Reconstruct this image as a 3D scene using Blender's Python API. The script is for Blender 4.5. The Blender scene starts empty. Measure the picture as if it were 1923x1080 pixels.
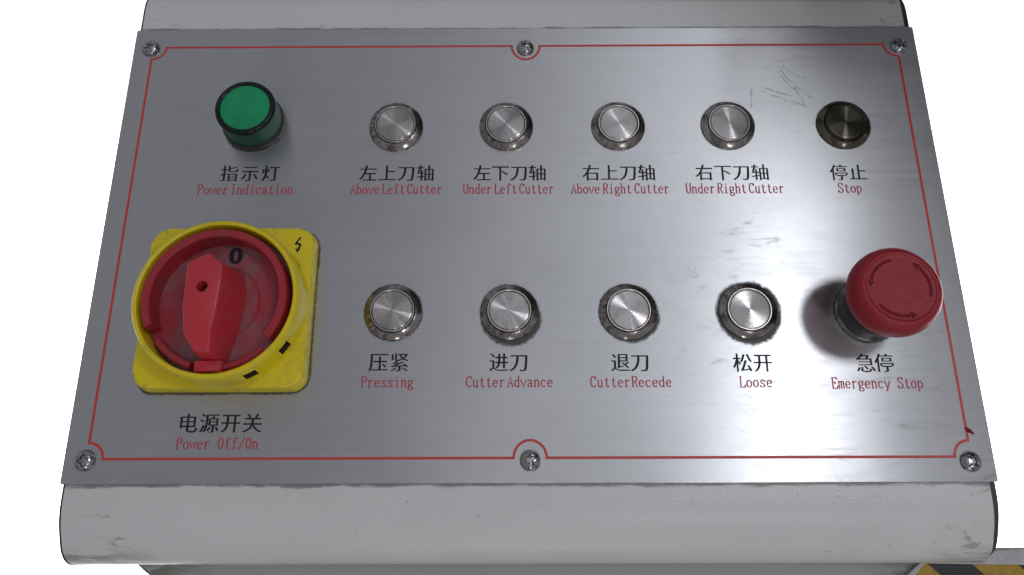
import bpy, bmesh, math, random
from mathutils import Vector, Matrix, noise
R = math.radians
S = 0.001                                   # all shape numbers below are millimetres
random.seed(7)
scn = bpy.context.scene
C = scn.collection

# ------------------------------------------------------------------ camera
cam_d = bpy.data.cameras.new('camera'); cam = bpy.data.objects.new('camera', cam_d); C.objects.link(cam)
cam_d.sensor_width = 36.0; cam_d.lens = 1500/1923*36.0
cam_d.clip_start = 0.01; cam_d.clip_end = 50
cam.matrix_world = Matrix(((0.99999, 0.00371, 0.00346, -0.00497), (-0.00243, 0.94909, -0.315, -0.13176),
                           (-0.00445, 0.31499, 0.94909, 0.32311), (0, 0, 0, 1)))
scn.camera = cam
scn.view_settings.view_transform = 'Standard'; scn.view_settings.look = 'None'
scn.view_settings.exposure = 0; scn.view_settings.gamma = 1

# ------------------------------------------------------------------ room light
world = bpy.data.worlds.new('World'); scn.world = world; world.use_nodes = True
bg = world.node_tree.nodes['Background']
bg.inputs[0].default_value = (0.91, 0.93, 1.0, 1); bg.inputs[1].default_value = 0.285

def area(name, loc, target, sx, sy, radiance, col=(1, 1, 1)):
    d = bpy.data.lights.new(name, 'AREA'); d.shape = 'RECTANGLE'; d.size = sx; d.size_y = sy
    d.energy = radiance*math.pi*sx*sy; d.color = col
    o = bpy.data.objects.new(name, d); C.objects.link(o); o.location = loc
    o.rotation_euler = (Vector(target)-Vector(loc)).to_track_quat('-Z', 'Y').to_euler()
    return o
def strip_light(name, p0, p1, width, radiance, col):
    p0, p1 = Vector(p0), Vector(p1); mid = (p0+p1)/2; ly = (p1-p0).normalized()
    lz = (mid-Vector((0.08, 0.0, 0))); lz = (lz-ly*lz.dot(ly)).normalized(); lx = ly.cross(lz)
    o = area(name, mid, (0, 0, 0), width, (p1-p0).length, radiance, col)
    o.rotation_euler = Matrix((lx, ly, lz)).transposed().to_euler()
strip_light('window_light', (0.468, -0.01, 1.0), (0.45, 0.16, 1.0), 0.11, 25.0, (0.93, 0.96, 1.0))
strip_light('high_window_light', (0.40, 0.20, 1.0), (0.24, 0.85, 1.0), 0.24, 0.65, (0.93, 0.96, 1.0))
strip_light('side_window_light', (0.72, -0.10, 1.0), (0.72, 0.12, 1.0), 0.24, 1.0, (0.93, 0.96, 1.0))
area('ceiling_light', (0.12, 0.25, 1.25), (0.0, 0.0, 0), 0.52, 1.2, 0.36, (0.92, 0.95, 1.0))
area('doorway_light', (0.05, -1.20, 0.55), (0, 0, 0), 0.12, 0.5, 5.0, (1.0, 0.98, 0.95))
area('front_window_light', (0.37, -0.62, 1.0), (0.08, -0.1, 0), 0.13, 0.12, 22.0, (0.95, 0.97, 1.0))
for sx in (-1, 1):                          # lamps under the level of the machine, aimed at the white backdrop
    area('backdrop_lamp', (sx*0.85, 0.05, -0.10), (sx*0.90, 0.05, -0.5), 0.25, 1.8, 16.0)

# ------------------------------------------------------------------ materials
def mat(name, col, rough=0.5, metal=0.0, **kw):
    m = bpy.data.materials.new(name); m.use_nodes = True
    b = m.node_tree.nodes['Principled BSDF']
    b.inputs['Base Color'].default_value = (*col, 1); b.inputs['Roughness'].default_value = rough
    b.inputs['Metallic'].default_value = metal
    for k, v in kw.items(): b.inputs[k.replace('_', ' ')].default_value = v
    return m
class NT:
    def __init__(s, m): s.t = m.node_tree; s.b = s.t.nodes['Principled BSDF']
    def n(s, typ, ins=None, **attr):
        nd = s.t.nodes.new(typ)
        for k, v in attr.items(): setattr(nd, k, v)
        for k, v in (ins or {}).items():
            if hasattr(v, 'is_output'): s.t.links.new(v, nd.inputs[k])
            else: nd.inputs[k].default_value = v
        return nd
    def link(s, a, b): s.t.links.new(a, s.b.inputs[b] if isinstance(b, str) else b)
    def obj(s): return s.n('ShaderNodeTexCoord').outputs['Object']
    def scale(s, v, sc): return s.n('ShaderNodeMapping', {'Vector': v, 'Scale': sc}).outputs[0]
    def noise(s, v, sc, det=3, rough=0.55, dist=0):
        return s.n('ShaderNodeTexNoise', {'Vector': v, 'Scale': sc, 'Detail': det, 'Roughness': rough, 'Distortion': dist}).outputs['Fac']
    def ramp(s, f, a, b, lo=0., hi=1., smooth=True):
        return s.n('ShaderNodeMapRange', {'Value': f, 'From Min': a, 'From Max': b, 'To Min': lo, 'To Max': hi},
                   interpolation_type='SMOOTHSTEP' if smooth else 'LINEAR').outputs[0]
    def math(s, op, a, b=0.): return s.n('ShaderNodeMath', {0: a, 1: b}, operation=op, use_clamp=False).outputs[0]
    def mix(s, f, a, b):
        nd = s.t.nodes.new('ShaderNodeMix'); nd.data_type = 'RGBA'
        for i, v in ((0, f), (6, a), (7, b)):
            if hasattr(v, 'is_output'): s.t.links.new(v, nd.inputs[i])
            else: nd.inputs[i].default_value = v if i == 0 else (*v, 1)
        return nd.outputs[2]
    def bump(s, h, strength, dist=0.001):
        o = s.n('ShaderNodeBump', {'Height': h, 'Strength': strength, 'Distance': dist}).outputs[0]
        s.link(o, 'Normal'); return o

TOP = [(-58.8, 52.7), (-8.6, 52.7), (42.4, 52.7), (92.4, 52.7), (145.0, 52.7)]
BOT = [(-56.3, -35.4), (-7.3, -35.6), (42.7, -35.6), (93.2, -35.4)]
SWITCH = (-125.0, -34.5); LAMP = (-123.6, 54.7); ESTOP = (142.5, -36.0)

# brushed stainless faceplate with grime round the controls
M_plate = mat('brushed_steel', (0.60, 0.61, 0.63), 0.40, 1.0, Anisotropic=0.93)
def plate_nodes(m):
    t = NT(m); o = t.obj()
    t.link(t.n('ShaderNodeCombineXYZ', {0: 0., 1: 1., 2: 0.}).outputs[0], 'Tangent')
    fine = t.noise(t.scale(o, (14, 2600, 1)), 1.0, 4, 0.7)
    mid = t.noise(t.scale(o, (5, 420, 1)), 1.0, 3, 0.6)
    blot = t.noise(o, 22, 4, 0.6, 0.4)
    grain = t.math('ADD', t.math('MULTIPLY', fine, 0.6), t.math('MULTIPLY', mid, 0.4))
    dirt = None
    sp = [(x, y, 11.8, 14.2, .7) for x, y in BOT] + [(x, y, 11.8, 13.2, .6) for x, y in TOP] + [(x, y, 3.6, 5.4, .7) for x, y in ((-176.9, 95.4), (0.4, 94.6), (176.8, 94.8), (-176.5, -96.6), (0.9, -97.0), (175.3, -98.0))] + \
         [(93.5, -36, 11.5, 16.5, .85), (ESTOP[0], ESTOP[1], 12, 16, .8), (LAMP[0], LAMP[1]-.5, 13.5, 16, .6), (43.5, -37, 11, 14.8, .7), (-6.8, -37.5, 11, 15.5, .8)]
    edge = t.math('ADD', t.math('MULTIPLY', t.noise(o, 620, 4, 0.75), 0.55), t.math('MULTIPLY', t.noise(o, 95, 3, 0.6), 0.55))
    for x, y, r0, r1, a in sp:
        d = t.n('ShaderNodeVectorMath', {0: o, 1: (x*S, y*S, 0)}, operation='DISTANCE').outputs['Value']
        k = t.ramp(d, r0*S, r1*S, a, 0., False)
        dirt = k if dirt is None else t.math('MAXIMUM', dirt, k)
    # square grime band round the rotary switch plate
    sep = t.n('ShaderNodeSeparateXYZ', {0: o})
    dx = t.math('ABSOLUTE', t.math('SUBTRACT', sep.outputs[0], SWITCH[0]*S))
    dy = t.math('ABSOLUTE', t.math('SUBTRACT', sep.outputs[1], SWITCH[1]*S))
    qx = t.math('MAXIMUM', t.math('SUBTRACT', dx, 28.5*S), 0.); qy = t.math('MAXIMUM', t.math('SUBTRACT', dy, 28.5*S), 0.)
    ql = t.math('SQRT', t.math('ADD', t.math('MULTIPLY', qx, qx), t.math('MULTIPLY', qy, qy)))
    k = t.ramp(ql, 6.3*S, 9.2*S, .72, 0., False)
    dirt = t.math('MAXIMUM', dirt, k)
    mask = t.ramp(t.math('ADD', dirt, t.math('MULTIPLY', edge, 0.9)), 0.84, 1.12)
    # finger smears and specks, mostly on the right where hands rest
    hand = t.ramp(sep.outputs[0], 0.02, 0.11, 0.15, 1.0)
    smear = t.ramp(t.noise(t.scale(o, (60, 190, 1)), 1.0, 5, 0.72, 1.2), 0.54, 0.70, 0., 0.6)
    speck = t.ramp(t.noise(t.scale(o, (360, 560, 1)), 1.0, 3, 0.7), 0.655, 0.73, 0., 0.8)
    low = t.ramp(t.noise(o, 17, 2, 0.5), 0.42, 0.62, 0.1, 1.)
    wear = t.math('MULTIPLY', t.math('MAXIMUM', smear, speck), t.math('MULTIPLY', hand, low))
    base = t.mix(t.ramp(grain, 0.3, 0.7), (0.565, 0.57, 0.59), (0.645, 0.65, 0.67))
    base = t.mix(t.ramp(blot, 0.35, 0.7, 0, .5), base, (0.56, 0.55, 0.585))
    base = t.mix(wear, base, (0.36, 0.36, 0.38))
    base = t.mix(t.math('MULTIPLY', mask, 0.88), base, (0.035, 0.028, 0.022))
    t.link(base, 'Base Color')
    r = t.math('ADD', t.ramp(grain, 0.25, 0.75, 0.30, 0.37), t.math('MULTIPLY', wear, 0.12))
    r = t.math('ADD', r, t.math('MULTIPLY', mask, 0.3)); t.link(r, 'Roughness')
    r = t.math('ADD', r, t.ramp(t.noise(t.scale(o, (30, 60, 1)), 1.0, 4, 0.65, 1.5), 0.45, 0.75, 0., 0.035)); t.link(r, 'Roughness')
    t.link(t.math('SUBTRACT', 1.0, t.math('MULTIPLY', mask, 0.7)), 'Metallic')
    t.bump(grain, 0.16, 0.0002)
plate_nodes(M_plate)

M_paint = mat('light_grey_paint', (0.43, 0.44, 0.45), 0.3)
def paint_nodes(m, col, dark, sc=1.0):
    t = NT(m); o = t.obj()
    peel = t.noise(o, 1100*sc, 2, 0.5); blot = t.noise(o, 30, 4, 0.6)
    chip = t.noise(t.scale(o, (50, 170, 170)), 1.0, 5, 0.7, 0.8)
    sep = t.n('ShaderNodeSeparateXYZ', {0: o})
    ends = t.ramp(t.math('ABSOLUTE', sep.outputs[0]), 0.115, 0.183)
    sc_ = t.math('MULTIPLY', t.ramp(t.math('ADD', chip, t.math('MULTIPLY', ends, 0.09)), 0.67, 0.76), 0.75)
    speck = t.ramp(t.noise(o, 420, 2, 0.6), 0.735, 0.77, 0, .7)
    b = t.mix(t.ramp(blot, .3, .7, 0, .5), col, tuple(c*0.93 for c in col))
    b = t.mix(sc_, b, dark); b = t.mix(speck, b, (0.15, 0.14, 0.12))
    # rubbed greenish wear at the lower left end and brown rub at the lower right end
    w = t.math('MULTIPLY', t.ramp(sep.outputs[1], -0.128, -0.1345, 0, 1), t.math('MAXIMUM', t.ramp(sep.outputs[0], -0.135, -0.178), t.math('MULTIPLY', t.ramp(sep.outputs[0], 0.150, 0.180), 0.75)))
    wn = t.ramp(t.noise(t.scale(o, (45, 220, 220)), 1.0, 5, 0.75, 0.6), 0.40, 0.56, 0, .8)
    b = t.mix(t.math('MULTIPLY', w, wn), b, (0.17, 0.185, 0.15))
    for yy in (-106.0, 106.0):              # grime caught along the edge of the faceplate
        d = t.math('ABSOLUTE', t.math('SUBTRACT', sep.outputs[1], yy*S))
        k = t.math('ADD', t.ramp(d, 0.0003, 0.0030, .6, 0., False), t.math('MULTIPLY', t.noise(t.scale(o, (60, 300, 300)), 1.0, 4, .7), 0.9))
        b = t.mix(t.ramp(k, 0.80, 1.05, 0, .75), b, (0.09, 0.085, 0.075))
    t.link(b, 'Base Color'); t.bump(peel, 0.6, 0.0003)
paint_nodes(M_paint, (0.64, 0.635, 0.625), (0.30, 0.31, 0.28))
M_body = mat('cabinet_paint', (0.34, 0.35, 0.33), 0.5); paint_nodes(M_body, (0.52, 0.52, 0.50), (0.2, 0.2, 0.18))
M_gasket = mat('dark_edge_strip', (0.035, 0.04, 0.04), 0.5)

def plastic(name, col, rough, dcol, amount=0.5, sc=120, lo=0.45, hi=0.72):
    m = mat(name, col, rough); t = NT(m); o = t.obj()
    d = t.ramp(t.noise(o, sc, 5, 0.7, 0.5), lo, hi, 0, amount)
    t.link(t.mix(d, col, dcol), 'Base Color')
    t.link(t.ramp(t.noise(o, 300, 3), .3, .7, rough*.85, rough*1.25), 'Roughness')
    t.bump(t.noise(o, 1500, 2), 0.08, 0.0002)
    return m
M_yel = plastic('yellow_plastic', (0.74, 0.585, 0.010), 0.36, (0.36, 0.27, 0.05), 0.55, 80, 0.5, 0.72)
M_slot = mat('dark_slot', (0.035, 0.018, 0.006), 0.8)
M_red = plastic('red_plastic', (0.54, 0.03, 0.045), 0.33, (0.30, 0.07, 0.08), 0.45, 90)
M_redd = plastic('red_rim_plastic', (0.36, 0.018, 0.03), 0.4, (0.2, 0.05, 0.05), 0.6, 90)
M_disc = plastic('dusty_dial', (0.34, 0.028, 0.045), 0.35, (0.20, 0.135, 0.145), 0.85, 32, 0.36, 0.68)
M_estop = plastic('red_button_plastic', (0.29, 0.016, 0.026), 0.40, (0.27, 0.024, 0.034), 0.2, 20); M_estop.node_tree.nodes['Principled BSDF'].inputs['Specular IOR Level'].default_value = 0.3
M_arrow = mat('dull_red_print', (0.165, 0.015, 0.022), 0.7, 0.0, Specular_IOR_Level=0.1)
M_black = plastic('black_plastic', (0.018, 0.018, 0.019), 0.35, (0.06, 0.055, 0.05), 0.5, 120)
M_print = mat('black_print', (0.016, 0.018, 0.026), 0.6, Specular_IOR_Level=0.15)
M_rprint = mat('red_print', (0.46, 0.04, 0.075), 0.5)
M_line = mat('red_line_print', (0.56, 0.045, 0.042), 0.45)
for m_ in (M_print, M_rprint, M_line):      # print worn thin in places
    t_ = NT(m_); o_ = t_.obj(); c_ = tuple(t_.b.inputs['Base Color'].default_value)[:3]
    w_ = t_.ramp(t_.noise(o_, 340, 4, 0.7), 0.45, 0.75, 0, 0.6)
    t_.link(t_.mix(w_, c_, tuple(0.6*a+0.4*b for a, b in zip(c_, (0.2, 0.17, 0.18)))), 'Base Color')
M_smudge = mat('scratch_mark', (0.37, 0.37, 0.385), 0.45, 1.0, Anisotropic=0.9)
t_ = NT(M_smudge); t_.link(t_.n('ShaderNodeCombineXYZ', {0: 0., 1: 1., 2: 0.}).outputs[0], 'Tangent')
t_.link(t_.mix(t_.ramp(t_.noise(t_.obj(), 260, 3, .7), .4, .6), (0.38, 0.38, 0.40), (0.56, 0.57, 0.59)), 'Base Color')
M_steel = mat('screw_steel', (0.55, 0.56, 0.57), 0.2, 1.0)
t_ = NT(M_steel); o_ = t_.obj(); t_.link(t_.mix(t_.ramp(t_.noise(o_, 700, 3, .7), .5, .7), (0.42, 0.42, 0.43), (0.08, 0.075, 0.07)), 'Base Color')

def brushed_disc(name, col, rough, aniso, dirt):
    m = mat(name, col, rough, 1.0, Anisotropic=aniso); t = NT(m); o = t.obj()
    sep = t.n('ShaderNodeSeparateXYZ', {0: o})
    rad = t.n('ShaderNodeCombineXYZ', {0: sep.outputs[0], 1: sep.outputs[1], 2: 0.})
    tw = t.n('ShaderNodeVectorTransform', {0: rad.outputs[0]}, vector_type='VECTOR', convert_from='OBJECT', convert_to='WORLD')
    tn = t.n('ShaderNodeVectorMath', {0: tw.outputs[0]}, operation='NORMALIZE')
    t.link(tn.outputs[0], 'Tangent')
    ln = t.n('ShaderNodeVectorMath', {0: rad.outputs[0]}, operation='LENGTH').outputs['Value']
    rings = t.noise(t.n('ShaderNodeCombineXYZ', {0: t.math('MULTIPLY', ln, 5200), 1: 0., 2: 0.}).outputs[0], 1.0, 3, 0.7)
    grime = t.ramp(t.noise(o, 260, 5, 0.7), 0.5, 0.75, 0, dirt)
    b = t.mix(rings, tuple(c*.86 for c in col), tuple(min(1, c*1.1) for c in col))
    t.link(t.mix(grime, b, (0.20, 0.17, 0.155)), 'Base Color')
    t.link(t.ramp(rings, .3, .7, rough*.9, rough*1.15), 'Roughness')
    t.bump(rings, 0.12, 0.0001)
    return m
M_cap = brushed_disc('turned_steel_face', (0.50, 0.475, 0.475), 0.27, 1.0, 0.5)
M_capd = brushed_disc('dark_reflection_face', (0.17, 0.155, 0.125), 0.25, 1.0, 0.7)  # Stop button's dark reflection put into the face colour
def bezel_mat(name, col, dark):
    m = mat(name, col, 0.14, 1.0); t = NT(m); o = t.obj()
    f = t.ramp(t.noise(o, 240, 5, 0.72, 0.6), 0.36, 0.66)
    t.link(t.mix(f, col, dark), 'Base Color'); t.link(t.ramp(f, 0, 1, .10, .34), 'Roughness')
    t.bump(t.noise(o, 500, 3), 0.15, 0.0002)
    return m
M_bezel = bezel_mat('tarnished_bezel_chrome', (0.44, 0.40, 0.38), (0.14, 0.115, 0.105))
M_bezdark = bezel_mat('dark_reflection_bezel', (0.17, 0.15, 0.115), (0.05, 0.042, 0.034))  # dark surroundings mirrored by the Stop button, put into its bezel colour
M_lip = mat('bright_lip_steel', (0.58, 0.55, 0.54), 0.28, 1.0)
M_lens = mat('green_lens', (0.0, 0.24, 0.105), 0.22, 0.0)
t_ = NT(M_lens); o_ = t_.obj(); t_.link(t_.mix(t_.ramp(t_.noise(o_, 60, 2), .3, .7), (0.002, 0.24, 0.095), (0.002, 0.33, 0.125)), 'Base Color')
M_barrel = mat('green_barrel', (0.008, 0.07, 0.042), 0.4, 0.0, Specular_IOR_Level=0.3)
M_rimg = mat('dark_green_rim', (0.003, 0.010, 0.009), 0.25, 0.0, Specular_IOR_Level=0.3)
M_tape_y = plastic('yellow_tape', (0.42, 0.25, 0.012), 0.4, (0.25, 0.14, 0.03), 0.6, 200)
M_tape_k = plastic('black_tape', (0.010, 0.011, 0.011), 0.4, (0.03, 0.03, 0.03), 0.5, 200)
M_frame = plastic('grey_frame_paint', (0.50, 0.49, 0.50), 0.45, (0.3, 0.28, 0.27), 0.6, 160)
M_back = mat('white_backdrop_paper', (0.92, 0.92, 0.92), 0.9)
t_ = NT(M_back); o_ = t_.obj(); t_.link(t_.mix(t_.noise(o_, 3, 2), (0.90, 0.90, 0.90), (0.94, 0.94, 0.94)), 'Base Color')

# ------------------------------------------------------------------ helpers
Z0 = -500.0                                 # floor level, mm
def wloc(o):
    v = Vector(o.location)
    while o.parent: o = o.parent; v += Vector(o.location)
    return v
def empty(name, loc, parent=None):
    o = bpy.data.objects.new(name, None); C.objects.link(o); o.empty_display_size = 0.01
    if parent: o.parent = parent; o.location = Vector(loc)*S-wloc(parent)
    else: o.location = Vector(loc)*S
    return o
def link(name, me, m, parent, loc=(0, 0, 0), smooth=None):
    """loc: world millimetres of the mesh's own origin"""
    o = bpy.data.objects.new(name, me); C.objects.link(o)
    if m and not me.materials: me.materials.append(m)
    if parent: o.parent = parent; o.location = Vector(loc)*S-wloc(parent)
    else: o.location = Vector(loc)*S
    if smooth is not None:
        me.shade_smooth() if hasattr(me, 'shade_smooth') else None
        me.set_sharp_from_angle(angle=R(smooth))
    return o
def from_bm(bm, sc=S):
    bmesh.ops.recalc_face_normals(bm, faces=bm.faces)
    for v in bm.verts: v.co *= sc
    me = bpy.data.meshes.new('mesh'); bm.to_mesh(me); bm.free(); return me
def raw(vs, fs):
    me = bpy.data.meshes.new('mesh'); me.from_pydata([tuple(c*S for c in v) for v in vs], [], fs); me.update(); return me
def lathe(prof, n=72, a0=0., a1=360., closed_profile=False):
    bm = bmesh.new(); full = abs(a1-a0) >= 359.99; cols = []
    N = n if full else n+1
    for i in range(N):
        a = R(a0+(a1-a0)*i/n)
        cols.append([bm.verts.new((r*math.cos(a), r*math.sin(a), z)) for r, z in prof])
    P = len(prof)
    for i in range(n):
        A, B = cols[i], cols[(i+1) % N]
        for j in range(P if closed_profile else P-1):
            k = (j+1) % P
            try: bm.faces.new((A[j], B[j], B[k], A[k]))
            except ValueError: pass
    if not full:
        bm.faces.new(cols[0]); bm.faces.new(cols[-1])
    bmesh.ops.remove_doubles(bm, verts=bm.verts, dist=1e-4)
    return bm
def prism(poly, z0, z1, bev=0., seg=2, taper=1.0):
    bm = bmesh.new(); n = len(poly)
    cx = sum(p[0] for p in poly)/n; cy = sum(p[1] for p in poly)/n
    a = [bm.verts.new((x, y, z0)) for x, y in poly]
    b = [bm.verts.new((cx+(x-cx)*taper, cy+(y-cy)*taper, z1)) for x, y in poly]
    bm.faces.new(a); top = bm.faces.new(b)
    for i in range(n): bm.faces.new((a[i], a[(i+1) % n], b[(i+1) % n], b[i]))
    if bev:
        bmesh.ops.bevel(bm, geom=list(top.edges), offset=bev, segments=seg, profile=0.6, affect='EDGES')
    return bm
def rrect(w, h, r, n=7, cx=0, cy=0):
    out = []
    for qx, qy, a in ((1, 1, 0), (-1, 1, 90), (-1, -1, 180), (1, -1, 270)):
        for i in range(n+1):
            t = R(a+90*i/n); out.append((cx+qx*(w/2-r)+r*math.cos(t), cy+qy*(h/2-r)+r*math.sin(t)))
    return out
_zk = [0]
def ribbon(vs, fs, pts, wh, wv, z):
    """flat printed stroke; wh = thickness of horizontal runs, wv = of vertical runs"""
    _zk[0] = (_zk[0]+1) % 12; z = z+_zk[0]*0.003
    L = len(pts); base = len(vs); nr = []
    for i in range(L-1):
        d = Vector((pts[i+1][0]-pts[i][0], pts[i+1][1]-pts[i][1])); d.normalize(); nr.append(d)
    closed = (Vector(pts[0])-Vector(pts[-1])).length < 1e-6
    for i in range(L):
        if closed and i in (0, L-1): d1, d2 = nr[-1], nr[0]
        else: d1 = nr[max(0, i-1)]; d2 = nr[min(L-2, i)]
        t = d1+d2
        if t.length < 1e-6: t = d2.copy()
        t.normalize(); n = Vector((-t.y, t.x)); c = max(0.45, n.dot(Vector((-d2.y, d2.x))))
        w = wh+(wv-wh)*abs(t.y)
        e = Vector((0, 0))
        for s in (1, -1):
            p = Vector(pts[i])+e+n*(s*w/2/c); vs.append((p.x, p.y, z))
    for i in range(L-1): fs.append((base+2*i, base+2*i+1, base+2*i+3, base+2*i+2))

# ------------------------------------------------------------------ backdrop and console housing
bk = prism(rrect(3600, 3600, 60), -520, Z0)
o = link('backdrop', from_bm(bk), M_back, None); o['kind'] = 'structure'

con = empty('control_console', (0, 0, Z0))
con['label'] = 'light grey painted control console with brushed steel plate of push buttons and switches'
con['category'] = 'control panel'

def fillet(pts, rad, n=6):
    out = []
    for i, p in enumerate(pts):
        r = rad[i]
        if not r: out.append(p); continue
        P = Vector(p); A = (Vector(pts[i-1])-P).normalized(); B = (Vector(pts[(i+1) % len(pts)])-P).normalized()
        ang = A.angle(B); t = r/math.tan(ang/2)
        c = P+(A+B).normalized()*(r/math.sin(ang/2)); s = P+A*t; e = P+B*t
        a0 = math.atan2(s.y-c.y, s.x-c.x); a1 = math.atan2(e.y-c.y, e.x-c.x)
        da = (a1-a0+math.pi) % (2*math.pi)-math.pi
        out += [(c.x+r*math.cos(a0+da*k/n), c.y+r*math.sin(a0+da*k/n)) for k in range(n+1)]
    return out
PROF = fillet([(138, -66), (138, -0.8), (-118, -0.8), (-136, -9), (-136, -66)], [0, 20, 30, 13, 3], 9)
def profile_solid(prof, x0, x1, bev=0):
    bm = bmesh.new()
    a = [bm.verts.new((x0, y, z)) for y, z in prof]; b = [bm.verts.new((x1, y, z)) for y, z in prof]
    f0 = bm.faces.new(a); f1 = bm.faces.new(b); n = len(prof)
    for i in range(n): bm.faces.new((a[i], a[(i+1) % n], b[(i+1) % n], b[i]))
    if bev:
        bmesh.ops.bevel(bm, geom=list(f0.edges)+list(f1.edges), offset=bev, segments=2, profile=.5, affect='EDGES')
    return bm
link('housing', from_bm(profile_solid(PROF, -183.2, 181.8, 0.8)), M_paint, con, smooth=40)
off = lambda k: [(y+(k if y > 0 else -k), z+(k*.4 if z > -30 else 0)) for y, z in PROF]
link('side_panel', from_bm(profile_solid(off(0.2), -183.9, -183.4)), M_gasket, con, smooth=40)
link('side_panel', from_bm(profile_solid([(y*0.985, z-1.6) for y, z in PROF], 182.0, 184.9)), M_gasket, con, smooth=40)
body = prism([(-160, 120), (-168, -131), (-182, -136), (-160, -152), (-150, -215), (330, -215), (330, -130), (184, -130), (168, -128), (168, 120)], Z0+0.0, -68, 2)
link('cabinet', from_bm(body), M_body, con, smooth=40)

# ------------------------------------------------------------------ faceplate and its print
plate = link('faceplate', from_bm(prism(rrect(370.2, 211.6, 0.8, 3), -0.75, 0, 0.25, 2)), M_plate, con)
PZ = 0.02
def strip(name, polys, m, wh, wv, z=PZ, label=None, parent=None):
    vs, fs = [], []
    for p in polys: ribbon(vs, fs, p, wh, wv, z)
    o = link(name, raw(vs, fs), m, parent or plate)
    if label: o['label'] = label
    return o
def arcp(cx, cy, rx, ry, a, b, n=16):
    return [(cx+rx*math.cos(R(a+(b-a)*i/n)), cy+ry*math.sin(R(a+(b-a)*i/n))) for i in range(n+1)]
bx, by, cr = 176.0, 96.0, 6.4
path = []
path += arcp(-bx, by, cr, cr, -90, 0, 10)
path += arcp(0.6, by, 6.6, 7.4, 180, 360, 18)
path += arcp(bx, by, cr, cr, 180, 270, 10)
path += arcp(bx, -by, cr, cr, 90, 180, 10)
path += arcp(0.9, -by, 6.6, 7.0, 0, 180, 18)
path += arcp(-bx, -by, cr, cr, 0, 90, 10)
path.append(path[0])
strip('border_line', [path], M_line, 1.1, 1.1, label='thin red printed border line with scalloped corners')

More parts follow.
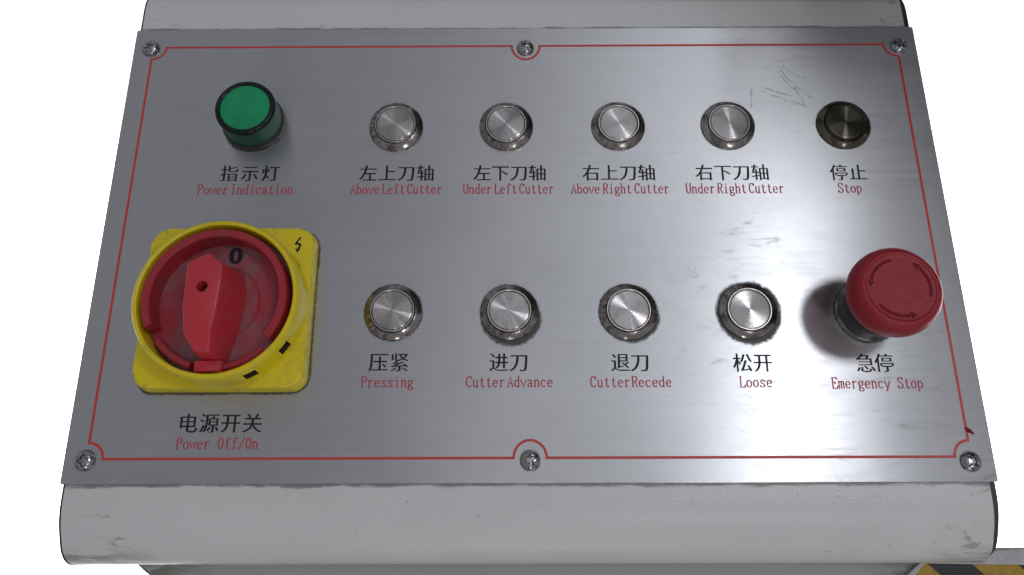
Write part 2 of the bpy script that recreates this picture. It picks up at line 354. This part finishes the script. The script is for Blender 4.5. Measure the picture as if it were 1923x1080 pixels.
G = {
 'A': [[(1.6, 0), (5, 17), (8.4, 0)], [(2.9, 6), (7.1, 6)], [(0.3, 0), (3.1, 0)], [(6.9, 0), (9.8, 0)]],
 'b': [[(0.8, 17), (2.1, 17), (2.1, 0)], arcp(4.9, 5.5, 3.2, 5.3, 150, -150)],
 'o': [arcp(5, 5.5, 3.4, 5.4, 0, 360, 20)],
 'v': [[(1, 11), (5, 0), (9, 11)], [(0, 11), (2.8, 11)], [(7.3, 11), (10, 11)]],
 'e': [[(1.8, 6), (8.2, 6)], arcp(5, 5.5, 3.3, 5.4, 5, 320)],
 'L': [[(2.6, 17), (2.6, 0)], [(1, 17), (4.6, 17)], [(1, 0), (8.6, 0), (9, 4)]],
 'f': [[(8.6, 14.8), (7.6, 17), (5.6, 17), (4.4, 15), (4.4, 0)], [(2, 11), (7.4, 11)], [(2.4, 0), (6.6, 0)]],
 't': [[(4.4, 15), (4.4, 2), (5.4, 0), (7, 0), (8.2, 2)], [(2, 11), (8, 11)]],
 'C': [arcp(5.2, 8.5, 3.9, 8.5, 40, 320, 18), [(8.5, 17), (8.5, 12.5)]],
 'u': [[(0.8, 11), (2.3, 11), (2.3, 3), (3.2, 0.5), (5, 0), (7.4, 2.4)], [(6, 11), (7.6, 11), (7.6, 0), (9.2, 0)]],
 'r': [[(1.4, 11), (3.2, 11), (3.2, 0)], [(1.4, 0), (5.6, 0)], [(3.2, 7), (5, 10.5), (7, 11), (8.6, 9.6)]],
 'U': [[(1.8, 17), (1.8, 5), (3, 1), (5, 0), (7, 1), (8.2, 5), (8.2, 17)], [(0.4, 17), (3.4, 17)], [(6.7, 17), (9.7, 17)]],
 'n': [[(0.7, 11), (2.2, 11), (2.2, 0)], [(0.7, 0), (3.9, 0)], [(2.2, 8), (4, 10.7), (6, 11), (7.5, 9), (7.5, 0)], [(6, 0), (9.2, 0)]],
 'd': [[(6.2, 17), (7.7, 17), (7.7, 0), (9.3, 0)], arcp(4.9, 5.5, 3.2, 5.3, 30, 330)],
 'R': [[(2.2, 17), (2.2, 0)], [(0.7, 17), (6, 17), (8, 15.5), (8.3, 12.8), (7.6, 10), (6, 9), (2.2, 9)], [(5, 9), (8.5, 0), (9.8, 0)], [(0.7, 0), (3.9, 0)]],
 'i': [[(3, 11), (5, 11), (5, 0)], [(2.4, 0), (7.6, 0)], [(5, 14.6), (5, 16.8)]],
 'g': [arcp(4.5, 7.4, 2.8, 3.6, 0, 360), [(6.5, 10), (9.2, 11)], [(3, 4.4), (2, 2.5), (3, 1), (7, 0.5), (8.5, -1.5), (7.5, -4), (4, -4.6), (1.5, -3), (2.3, -.4), (3.5, .9)]],
 'h': [[(0.7, 17), (2.2, 17), (2.2, 0)], [(0.7, 0), (3.9, 0)], [(2.2, 8), (4, 10.7), (6, 11), (7.5, 9), (7.5, 0)], [(6, 0), (9.2, 0)]],
 'S': [[(8.4, 12.5), (8.4, 17)], [(8, 14.5), (6.5, 16.8), (4, 17), (2, 15), (2, 12), (3.5, 10), (6.8, 7.5), (8.4, 5), (8, 1.8), (6, 0), (3.8, 0), (2, 2), (1.5, 4.2)], [(1.3, 0), (1.3, 4.6)]],
 'p': [[(0.7, 11), (2.1, 11), (2.1, -4.5)], [(0.7, -4.5), (3.9, -4.5)], arcp(4.9, 5.5, 3.2, 5.3, 150, -150)],
 'P': [[(2.2, 17), (2.2, 0)], [(0.7, 17), (6, 17), (8.2, 15.3), (8.5, 12.6), (7.9, 10), (6, 8.5), (2.2, 8.5)], [(0.7, 0), (4, 0)]],
 'w': [[(0.9, 11), (3, 0), (5, 10.4), (7, 0), (9.1, 11)], [(0, 11), (2.1, 11)], [(8, 11), (10, 11)]],
 'I': [[(5, 17), (5, 0)], [(2.4, 17), (7.6, 17)], [(2.4, 0), (7.6, 0)]],
 'c': [arcp(5.1, 5.5, 3.4, 5.4, 45, 320), [(7.6, 8.2), (7.5, 10)]],
 'a': [[(2, 8.5), (3, 10.8), (5.5, 11), (7, 9.5), (7, 1.5), (8, 0), (9.4, 0.8)], [(7, 6.5), (3.5, 5.5), (1.8, 3.2), (2, 1), (3.8, 0), (5.5, .6), (7, 2.5)]],
 'E': [[(2.2, 17), (2.2, 0)], [(0.7, 17), (8.5, 17), (8.8, 13.5)], [(0.7, 0), (8.7, 0), (9.2, 4)], [(2.2, 9), (6, 9)], [(6, 11), (6, 7)]],
 'm': [[(0.2, 11), (1.5, 11), (1.5, 0)], [(0.4, 0), (2.6, 0)], [(1.5, 9), (3, 11), (4.5, 10.8), (5, 9), (5, 0)], [(5, 9), (6.5, 11), (8, 10.8), (8.5, 9), (8.5, 0)], [(4.2, 0), (5.9, 0)], [(7.6, 0), (9.7, 0)]],
 'y': [[(1, 11), (5, 0.5)], [(9, 11), (5, 0), (3.5, -4), (1.5, -4.5)], [(0, 11), (2.8, 11)], [(7.3, 11), (10, 11)]],
 's': [[(7.8, 8), (7.8, 11)], [(7.5, 9.5), (6, 11), (3.8, 11), (2.3, 9.2), (3.2, 7), (6.8, 4.5), (8, 2.5), (6.8, 0.3), (4, 0), (2, 2)], [(2, 0), (2, 3)]],
 'O': [arcp(5, 8.5, 3.3, 8.5, 0, 360, 22)],
 '/': [[(0.8, -3), (9.2, 18)]],
}
def latin(text, x0, x1, ybase, capy, gap):
    n = sum(1 for c in text if c != ' '); g = text.count(' ')
    cell = (x1-x0)/(n+g*gap); sx = cell/10; sy = (capy-ybase)/17; x = x0; vs, fs = [], []
    for ch in text:
        if ch == ' ': x += cell*gap; continue
        for st in G[ch]:
            ribbon(vs, fs, [(x+px*sx, ybase+py*sy) for px, py in st], 0.34, 0.60, PZ)
        x += cell
    o = link('lettering', raw(vs, fs), M_rprint, plate); o['label'] = 'red printed words ' + text
def hanzi(text, x0, x1, yc, h):
    n = len(text); pitch = (x1-x0-h)/(n-1) if n > 1 else 0
    bm = bmesh.new()
    for i, ch in enumerate(text):
        cu = bpy.data.curves.new('glyph', 'FONT'); cu.body = ch; cu.size = 1.0; cu.offset = 0.002; cu.resolution_u = 4
        ob = bpy.data.objects.new('glyph', cu); C.objects.link(ob)
        bpy.context.view_layer.update()
        me = bpy.data.meshes.new_from_object(ob.evaluated_get(bpy.context.evaluated_depsgraph_get()))
        xs = [v.co.x for v in me.vertices]; ys = [v.co.y for v in me.vertices]
        cy_ = -0.02+0.36 if not ys else None
        # em box centre: keep the glyph's natural place in its square
        k = h/0.93; ex = 0.5*(0.0+1.0); ey = GLYPH_Y
        for v in me.vertices:
            v.co.x = (v.co.x-ex)*k*0.97+x0+h/2+pitch*i; v.co.y = (v.co.y-ey)*k+yc; v.co.z = PZ+.004
        g = bmesh.new(); g.from_mesh(me); bmesh.ops.remove_doubles(g, verts=g.verts, dist=1e-5); mv = {}
        for e in g.edges:
            if len(e.link_faces) != 1: continue
            d = (e.verts[1].co-e.verts[0].co); n_ = Vector((d.y, -d.x, 0))
            if n_.length < 1e-9: continue
            n_.normalize(); fc = e.link_faces[0].calc_center_median()
            if n_.dot(fc-e.verts[0].co) > 0: n_ = -n_
            for v in e.verts: mv[v] = mv.get(v, Vector((0, 0, 0)))+n_
        for v, n_ in mv.items():
            nn = n_.normalized(); v.co.x += nn.x*0.17; v.co.y -= nn.y*0.075
        g.to_mesh(me); g.free()
        bm.from_mesh(me); bpy.data.objects.remove(ob); bpy.data.meshes.remove(me); bpy.data.curves.remove(cu)
    for v in bm.verts: v.co *= S
    me = bpy.data.meshes.new('mesh'); bm.to_mesh(me); bm.free()
    o = link('lettering', me, M_print, plate); o['label'] = 'black printed characters ' + text
GLYPH_Y = 0.34
TXT = [('指示灯', -136.6, -110.3, 29.5, 'Power Indication', -146.2, -103.4, 19.6, 24.3, .25),
       ('左上刀轴', -74.3, -40.8, 29.3, 'Above Left Cutter', -78.0, -37.0, 19.5, 24.2, .3),
       ('左下刀轴', -23.3, 9.3, 29.2, 'Under Left Cutter', -27.9, 12.7, 19.4, 24.1, .3),
       ('右上刀轴', 25.4, 58.1, 29.1, 'Above Right Cutter', 20.1, 63.9, 19.3, 24.0, .4),
       ('右下刀轴', 76.0, 108.8, 29.0, 'Under Right Cutter', 71.0, 114.8, 19.2, 23.9, .3),
       ('停止', 136.0, 152.4, 28.7, 'Stop', 138.4, 149.3, 19.2, 23.8, 0),
       ('压紧', -65.4, -48.8, -57.2, 'Pressing', -68.4, -46.6, -67.3, -63.0, 0),
       ('进刀', -15.6, 0.6, -57.4, 'Cutter Advance', -25.3, 10.7, -67.4, -63.0, .25),
       ('退刀', 34.6, 50.6, -57.6, 'Cutter Recede', 25.7, 59.3, -67.5, -63.2, .1),
       ('松开', 85.0, 101.3, -57.9, 'Loose', 86.7, 100.5, -67.8, -63.4, 0),
       ('急停', 135.6, 151.2, -58.2, 'Emergency Stop', 124.4, 162.0, -68.4, -64.0, 1.0),
       ('电源开关', -141.2, -107.2, -82.1, 'Power Off/On', -141.2, -107.8, -92.0, -87.8, 1.0)]
for h_, a, b, yc, l_, c, d, y0, y1, gp in TXT:
    hanzi(h_, a, b, yc, 7.9); latin(l_, c, d, y0, y1, gp)
scr = [[(118.2, 81.5), (121.5, 75.5), (126, 71)], [(121, 84), (126, 79.5), (131, 77.5)], [(109, 73.5), (117, 70.2), (124, 68)], [(119.6, 82.6), (122.7, 76.9), (127, 72), (132.6, 66.9)], [(105.4, 73.5), (104.6, 68), (104.1, 61.4)], [(108.5, 71.8), (116, 68), (126, 64.3)],
       [(125.0, 72.6), (127.8, 67), (128.8, 62.8), (124.8, 64.8)]]
strip('chip', [[(175.6, -84.5), (177.4, -85.6), (178.6, -87.2)], [(176.0, -85.6), (177.6, -86.4)]], M_arrow, 1.0, 1.2, label='dark chip beside the red border line')
strip('scratch', scr, M_smudge, 0.8, 0.8, label='thin dark scratch marks crossing the steel')

# ------------------------------------------------------------------ screws
def screw_mesh():
    bm = bmesh.new(); nr, na = 22, 64; rows = []
    for i in range(nr+1):
        r = 3.9*i/nr; row = []
        for j in range(na):
            a = 2*math.pi*j/na; x, y = r*math.cos(a), r*math.sin(a)
            z = 2.5*math.sqrt(max(0, 1-(r/4.05)**2.4))+0.15
            d = 0
            for u, v in ((x, y), (y, x)):
                w = 0.55+0.25*max(0, 1-abs(u)/2.2)
                if abs(v) < w+0.2 and abs(u) < 2.4:
                    d = max(d, min(1, (w+0.2-abs(v))/0.35)*min(1, (2.4-abs(u))/0.6))
            row.append(bm.verts.new((x, y, z-1.5*d)))
        rows.append(row)
    for i in range(nr):
        for j in range(na): bm.faces.new((rows[i][j], rows[i][(j+1) % na], rows[i+1][(j+1) % na], rows[i+1][j]))
    low = [bm.verts.new((4.0*math.cos(2*math.pi*j/na), 4.0*math.sin(2*math.pi*j/na), 0)) for j in range(na)]
    for j in range(na): bm.faces.new((rows[-1][j], rows[-1][(j+1) % na], low[(j+1) % na], low[j]))
    bmesh.ops.remove_doubles(bm, verts=bm.verts, dist=1e-3)
    return from_bm(bm)
s0 = None
for x, y, a in ((-176.9, 95.4, 20), (0.4, 94.6, 35), (176.8, 94.8, 50), (-176.5, -96.6, 5), (0.9, -97.0, 30), (175.3, -98.0, 38)):
    if s0 is None: s0 = link('screw', screw_mesh(), M_steel, con, (x, y, 0), 50); o = s0
    else: o = s0.copy(); C.objects.link(o); o.location = Vector((x, y, 0))*S-wloc(con)
    o.rotation_euler = (R(random.uniform(-3, 3)), R(random.uniform(-3, 3)), R(a)); o['group'] = 'faceplate screws'

# ------------------------------------------------------------------ push buttons
def copy_tree(o, parent, loc):
    c = o.copy(); C.objects.link(c); c.parent = parent; c.location = Vector(loc)*S-wloc(parent)
    for ch in list(o.children):
        d = ch.copy(); C.objects.link(d); d.parent = c
    return c
pb = empty('push_button', (*TOP[0], 0), con)
L0 = (*TOP[0], 0)
link('bezel', from_bm(lathe([(9.4, 0.02), (12.1, 0.02), (12.3, 0.5), (12.15, 1.0), (11.8, 1.3), (9.9, 2.4), (9.65, 2.5), (9.5, 2.3), (9.4, 2.1)], 80, closed_profile=True)), M_bezel, pb, L0, 30)
link('rim', from_bm(lathe([(8.6, 0.5), (9.25, 0.5), (9.25, 3.2), (9.1, 3.4), (8.8, 3.4), (8.6, 3.2)], 80, closed_profile=True)), M_lip, pb, L0, 40)
cap = link('cap', from_bm(lathe([(8.4, 0.5), (8.4, 3.1), (8.15, 3.35), (7.9, 3.38)]+[(7.9*i/12, 3.38+0.12*(1-(i/12)**2)) for i in range(11, -1, -1)], 80)), M_cap, pb, L0, 40)
LB = ['above the red words Above Left Cutter', 'above the red words Under Left Cutter', 'above the red words Above Right Cutter',
      'above the red words Under Right Cutter', 'above the red word Stop', 'above the red word Pressing',
      'above the red words Cutter Advance', 'above the red words Cutter Recede', 'above the red word Loose']
for i, (x, y) in enumerate(TOP+BOT):
    q = pb if i == 0 else copy_tree(pb, con, (x, y, 0))
    q['label'] = ('round turned steel push button with dark reflection painted in ' if i == 4 else 'round turned steel push button ')+LB[i]
    q['group'] = 'steel push buttons'
    a = R(random.uniform(0, 360))
    for ch in q.children:
        ch.rotation_euler = (0, 0, a if not ch.name.startswith('cap') else R(random.uniform(0, 360)))
        if ch.name.startswith('cap'):
            ch.rotation_euler[0] = R(random.uniform(-.6, .6)); ch.rotation_euler[1] = R(random.uniform(-.6, .6))
            if i == 4:
                ch.data = ch.data.copy(); ch.data.materials[0] = M_capd
        elif i == 4:
            ch.data = ch.data.copy(); ch.data.materials[0] = M_bezdark

# ------------------------------------------------------------------ pilot lamp
pl = empty('indicator_lamp', (*LAMP, 0), con); pl['label'] = 'round green indicator lamp above the red words Power Indication'
L0 = (*LAMP, 0)
link('collar', from_bm(lathe([(12, 0.02), (14.0, 0.02), (14.2, 0.8), (14.1, 3.2), (13.8, 3.8), (13.3, 3.9), (12.5, 3.9)], 80, closed_profile=True)), M_black, pl, L0, 35)
link('barrel', from_bm(lathe([(12.4, 3.6), (13.3, 3.9), (13.35, 5), (13.2, 13.0), (12.4, 13.0)], 80)), M_barrel, pl, L0, 35)
link('rim', from_bm(lathe([(10.7, 12.4), (13.25, 13.0), (13.35, 13.6), (13.1, 14.7), (12.5, 15.2), (11.5, 15.2), (10.9, 14.7)], 80, closed_profile=True)), M_rimg, pl, L0, 50)
link('lens', from_bm(lathe([(10.9, 13.9)]+[(10.9*i/10, 14.6+0.7*(1-(i/10)**2)) for i in range(10, -1, -1)], 80)), M_lens, pl, L0, 50)

# ------------------------------------------------------------------ rotary switch
rs = empty('rotary_switch', (*SWITCH, 0), con); rs['label'] = 'yellow and red rotary power switch above the red words Power Off/On'
L0 = (*SWITCH, 0)
link('base_plate', from_bm(prism(rrect(70.0, 70.0, 6.5, 8, 0, 0.2), 0.02, 7.0, 2.0, 4, 0.985)), M_yel, rs, L0, 35)
# yellow guard ring with slots cut in its skirt
def guard_ring():
    bm = bmesh.new(); n = 240
    prof = [(34.3, 7.0), (34.2, 8.2), (33.95, 9.6), (33.7, 15.0), (33.5, 17.5), (33.2, 18.9), (32.6, 19.6), (31.8, 19.7), (31.2, 19.3), (31.0, 18.5), (31.0, 7.0)]
    slots = [(-38.5, -29.5, 2), (-68, -58.5, 2), (28, 40, 0)]
    rings = [[bm.verts.new((r*math.cos(2*math.pi*i/n), r*math.sin(2*math.pi*i/n), z)) for i in range(n)] for r, z in prof]
    dark = []
    for j in range(len(prof)-1):
        for i in range(n):
            a = (360*(i+.5)/n+180) % 360-180
            f = bm.faces.new((rings[j][i], rings[j][(i+1) % n], rings[j+1][(i+1) % n], rings[j+1][i]))
            for s0_, s1_, jj in slots:
                if j == jj and s0_ < a < s1_: dark.append(f)
    r = bmesh.ops.inset_region(bm, faces=dark, thickness=0.01, depth=0)
    ex = bmesh.ops.extrude_face_region(bm, geom=dark)
    bmesh.ops.delete(bm, geom=dark, context='FACES_ONLY')
    vs = [g for g in ex['geom'] if isinstance(g, bmesh.types.BMVert)]
    for v in vs:
        l = math.hypot(v.co.x, v.co.y); v.co.x *= (l-1.9)/l; v.co.y *= (l-1.9)/l
    for g in ex['geom']:
        if isinstance(g, bmesh.types.BMFace):
            g.material_index = 1
            for e in g.edges:
                for f in e.link_faces: f.material_index = 1
    return from_bm(bm)
gm = guard_ring(); gm.materials.append(M_yel); gm.materials.append(M_slot)
link('guard_ring', gm, None, rs, L0, 35)
def sector(a0, a1, ri, ro, z0, z1, n):
    return lathe([(ri, z0), (ro, z0), (ro, z1-.5), (ro-.5, z1), (ri+.5, z1), (ri, z1-.5)], n, a0, a1, True)
rm = sector(-36, 206, 25.6, 29.0, 10.5, 20.6, 120)
link('dial_rim', from_bm(rm), M_redd, rs, L0, 40)
link('dial_rim', from_bm(sector(-144, -107, 26.6, 29.4, 10.5, 15.5, 30)), M_redd, rs, L0, 40)
link('dial_rim', from_bm(sector(-84, -46, 26.6, 29.4, 10.5, 15.5, 30)), M_redd, rs, L0, 40)
link('dial_face', from_bm(lathe([(30.6, 9.0), (30.6, 10.4), (16, 11.0), (15.6, 11.5), (15.2, 11.5), (14.8, 11.1), (0, 11.1)], 90)), M_disc, rs, L0, 40)
vs, fs = [], []
ribbon(vs, fs, arcp(3.6, 20.7, 1.9, 3.0, 0, 360, 20), 1.0, 1.9, 11.15)
link('marking', raw(vs, fs), M_print, rs, L0)['label'] = 'black numeral 0 on the red dial'
vs, fs = [], []
ribbon(vs, fs, [(28.9, 30.6), (26.9, 27.6), (28.2, 27.4)], .7, .8, 7.03); ribbon(vs, fs, [(27.6, 27.9), (29.0, 27.2), (28.0, 24.2)], .7, .9, 7.03); ribbon(vs, fs, [(27.2, 25.6), (28.0, 24.0), (28.9, 25.4)], .5, .6, 7.03)
link('marking', raw(vs, fs), M_print, rs, L0)['label'] = 'small black lightning arrow mark on yellow corner'
# handle
def handle():
    base = [(-7.7, 11), (-1, 17.0), (8.4, 11.5), (9.8, 5), (9.0, -9), (6.4, -19), (4.6, -26), (-3.5, -26), (-6.7, -18.5), (-7.6, -8)]
    top = [(-6.8, 10.0), (0.8, 14.2), (6.9, 9.2), (7.0, 2), (6.3, -8), (4.2, -17), (2.6, -24), (-3.2, -24), (-6.0, -18), (-6.8, -8)]
    tz = [33, 32.3, 33, 33, 32.6, 30.5, 25.5, 25.5, 30.2, 32.6]
    bm = bmesh.new()
    a = [bm.verts.new((x, y, 11.3)) for x, y in base]; b = [bm.verts.new((x, y, z)) for (x, y), z in zip(top, tz)]
    n = len(a); bm.faces.new(a)
    c0 = bm.verts.new((0, 2, 33.1)); c1 = bm.verts.new((0, -11, 32.4))
    order = [(9, 0, c0), (0, 1, c0), (1, 2, c0), (2, 3, c0), (3, 4, c0), (4, 5, c1), (5, 6, c1), (6, 7, c1), (7, 8, c1), (8, 9, c1)]
    for i, j, c in order: bm.faces.new((b[i], b[j], c))
    bm.faces.new((b[4], c1, c0)); bm.faces.new((b[9], c0, c1))
    side = []
    for i in range(n): bm.faces.new((a[i], a[(i+1) % n], b[(i+1) % n], b[i]))
    es = [e for e in bm.edges if all(v in b for v in e.verts)]
    es += [e for e in bm.edges if (e.verts[0] in a) != (e.verts[1] in a) and (e.verts[0] in b or e.verts[1] in b)]
    bmesh.ops.bevel(bm, geom=es, offset=0.9, segments=3, profile=.5, affect='EDGES', clamp_overlap=True)
    return from_bm(bm)
hm = handle()
cutter = bpy.data.objects.new('cut', from_bm(lathe([(0, 22), (2.1, 22), (2.3, 40), (0, 40)], 32))); C.objects.link(cutter)
tmp = bpy.data.objects.new('tmp', hm); C.objects.link(tmp)
md = tmp.modifiers.new('b', 'BOOLEAN'); md.operation = 'DIFFERENCE'; md.object = cutter; md.solver = 'EXACT'
bpy.context.view_layer.update()
hm2 = bpy.data.meshes.new_from_object(tmp.evaluated_get(bpy.context.evaluated_depsgraph_get()))
bpy.data.objects.remove(tmp); bpy.data.objects.remove(cutter)
hm2.materials.clear(); hm2.materials.append(M_red)
link('handle', hm2, None, rs, L0, 35)
link('handle_screw', from_bm(lathe([(1.9, 22.1), (1.9, 27.5), (1.4, 28.4), (0, 28.7)], 24)), M_steel, rs, L0, 60)
link('handle_foot', from_bm(prism(rrect(11, 4.6, .8, 3, -0.2, -27.7), 11.2, 18.0, 1.0, 3)), M_red, rs, L0, 35)

# ------------------------------------------------------------------ emergency stop
es_ = empty('emergency_stop_button', (*ESTOP, 0), con); es_['label'] = 'red mushroom emergency stop button above the red words Emergency Stop'
L0 = (*ESTOP, 0)
link('collar', from_bm(lathe([(10, 0.02), (13.0, 0.02), (13.1, 2.2), (12.6, 3.0), (10, 3.0)], 72, closed_profile=True)), M_bezel, es_, L0, 35)
link('neck', from_bm(lathe([(12.5, 3.05), (12.5, 8), (12.2, 10.5), (11.0, 13), (11.0, 20)], 72)), M_black, es_, L0, 35)
hp = [(11.0, 16.0), (12.6, 16.6), (15.6, 18.8), (17.8, 21.8), (18.7, 24.8), (18.8, 27.4), (18.4, 29.8), (17.6, 31.6), (16.5, 32.8), (15.5, 33.3), (14.8, 33.4), (14.2, 33.2), (13.6, 33.0), (8, 32.9), (4, 32.9), (0, 32.9)]
def smoothp(p, k=4):
    out = []
    for i in range(len(p)-1):
        a = p[max(0, i-1)]; b = p[i]; c = p[i+1]; d = p[min(len(p)-1, i+2)]
        for j in range(k):
            t = j/k
            out.append(tuple(0.5*((2*b[m])+(-a[m]+c[m])*t+(2*a[m]-5*b[m]+4*c[m]-d[m])*t*t+(-a[m]+3*b[m]-3*c[m]+d[m])*t**3) for m in (0, 1)))
    out.append(p[-1]); return [(max(0, r), z) for r, z in out]
link('head', from_bm(lathe(smoothp([(r*.94, z) for r, z in hp]), 96)), M_estop, es_, L0, 60)
for a in (100, 215, 340):
    vs, fs = [], []
    arc = arcp(0, 0, 11.3, 11.3, a, a+64, 22); ribbon(vs, fs, arc, 1.2, 1.2, 33.02)
    b = R(a+66); tx, ty = -math.sin(b), math.cos(b); nx, ny = math.cos(b), math.sin(b); px, py = 11.3*nx, 11.3*ny
    k = len(vs); vs += [(px+nx*1.5, py+ny*1.5, 33.06), (px-nx*1.5, py-ny*1.5, 33.06), (px+tx*2.6, py+ty*2.6, 33.06)]; fs.append((k, k+1, k+2))
    link('arrow', raw(vs, fs), M_arrow, es_, L0)

# ------------------------------------------------------------------ striped guard board beside the console
gb = empty('striped_board', (230, -180, Z0))
gb['label'] = 'yellow and black hazard striped board in grey frame at lower right corner'; gb['category'] = 'hazard board'
outer = [(184.3, -133.9), (330, -124), (330, -214), (190, -214), (160, -153)]
inner = [(182.9, -136.9), (326, -139.5), (326, -210), (192, -210), (164.5, -154.5)]
def frame_mesh():
    bm = bmesh.new()
    o0 = [bm.verts.new((x, y, -67.9)) for x, y in outer]; o1 = [bm.verts.new((x, y, -65.6)) for x, y in outer]
    i1 = [bm.verts.new((x, y, -65.6)) for x, y in inner]; i0 = [bm.verts.new((x, y, -67.9)) for x, y in inner]
    for i in range(5):
        j = (i+1) % 5
        bm.faces.new((o0[i], o0[j], o1[j], o1[i])); bm.faces.new((o1[i], o1[j], i1[j], i1[i])); bm.faces.new((i1[i], i1[j], i0[j], i0[i]))
    return from_bm(bm)
link('frame', frame_mesh(), M_frame, gb)
link('panel', from_bm(prism(inner, -67.9, -67.2)), M_tape_y, gb)
def clip(poly, nx, ny, c):
    out = []
    for i in range(len(poly)):
        a, b = poly[i], poly[(i+1) % len(poly)]; da = a[0]*nx+a[1]*ny-c; db = b[0]*nx+b[1]*ny-c
        if da >= 0: out.append(a)
        if da*db < 0: t = da/(da-db); out.append((a[0]+(b[0]-a[0])*t, a[1]+(b[1]-a[1])*t))
    return out
cxs = [(184.8-136.9, 205.2-137.2), (226.5-137.8, 248-138), (269-138, 291-138)]
for c0_, c1_ in cxs:
    p = clip(inner, 1, 1.0, c0_); p = clip(p, -1, -1.0, -c1_)
    if len(p) > 2: link('stripe', from_bm(prism([(x, y) for x, y in p], -67.15, -67.05)), M_tape_k, gb)

# ------------------------------------------------------------------ added unseen dark blocks that shade the console's upper right
blocker = empty('light_blocker', (420, 720, Z0)); blocker['label'] = 'added dark light blocker out of view behind the right end of the console'; blocker['category'] = 'light blocker'; blocker['kind'] = 'structure'
link('housing', from_bm(prism([(132, 120), (600, 120), (600, 790), (132, 790)], 12, 150, 6, 3)), M_black, blocker, smooth=40)  # added lower block, gives the plate's upper right a dark reflection
link('blocker_overhang', from_bm(prism([(250, 70), (600, 70), (600, 129), (250, 129)], 335, 420, 5, 3)), M_black, blocker, smooth=40)  # added overhang above camera height, keeps light off the upper right
link('blocker_upper', from_bm(prism([(215, 130), (600, 130), (600, 790), (215, 790)], 150.5, 400, 6, 3)), M_black, blocker, smooth=40)
link('blocker_post', from_bm(prism(rrect(200, 120, 8, 4, 420, 720), Z0, 11.5, 4, 3)), M_black, blocker, smooth=40)
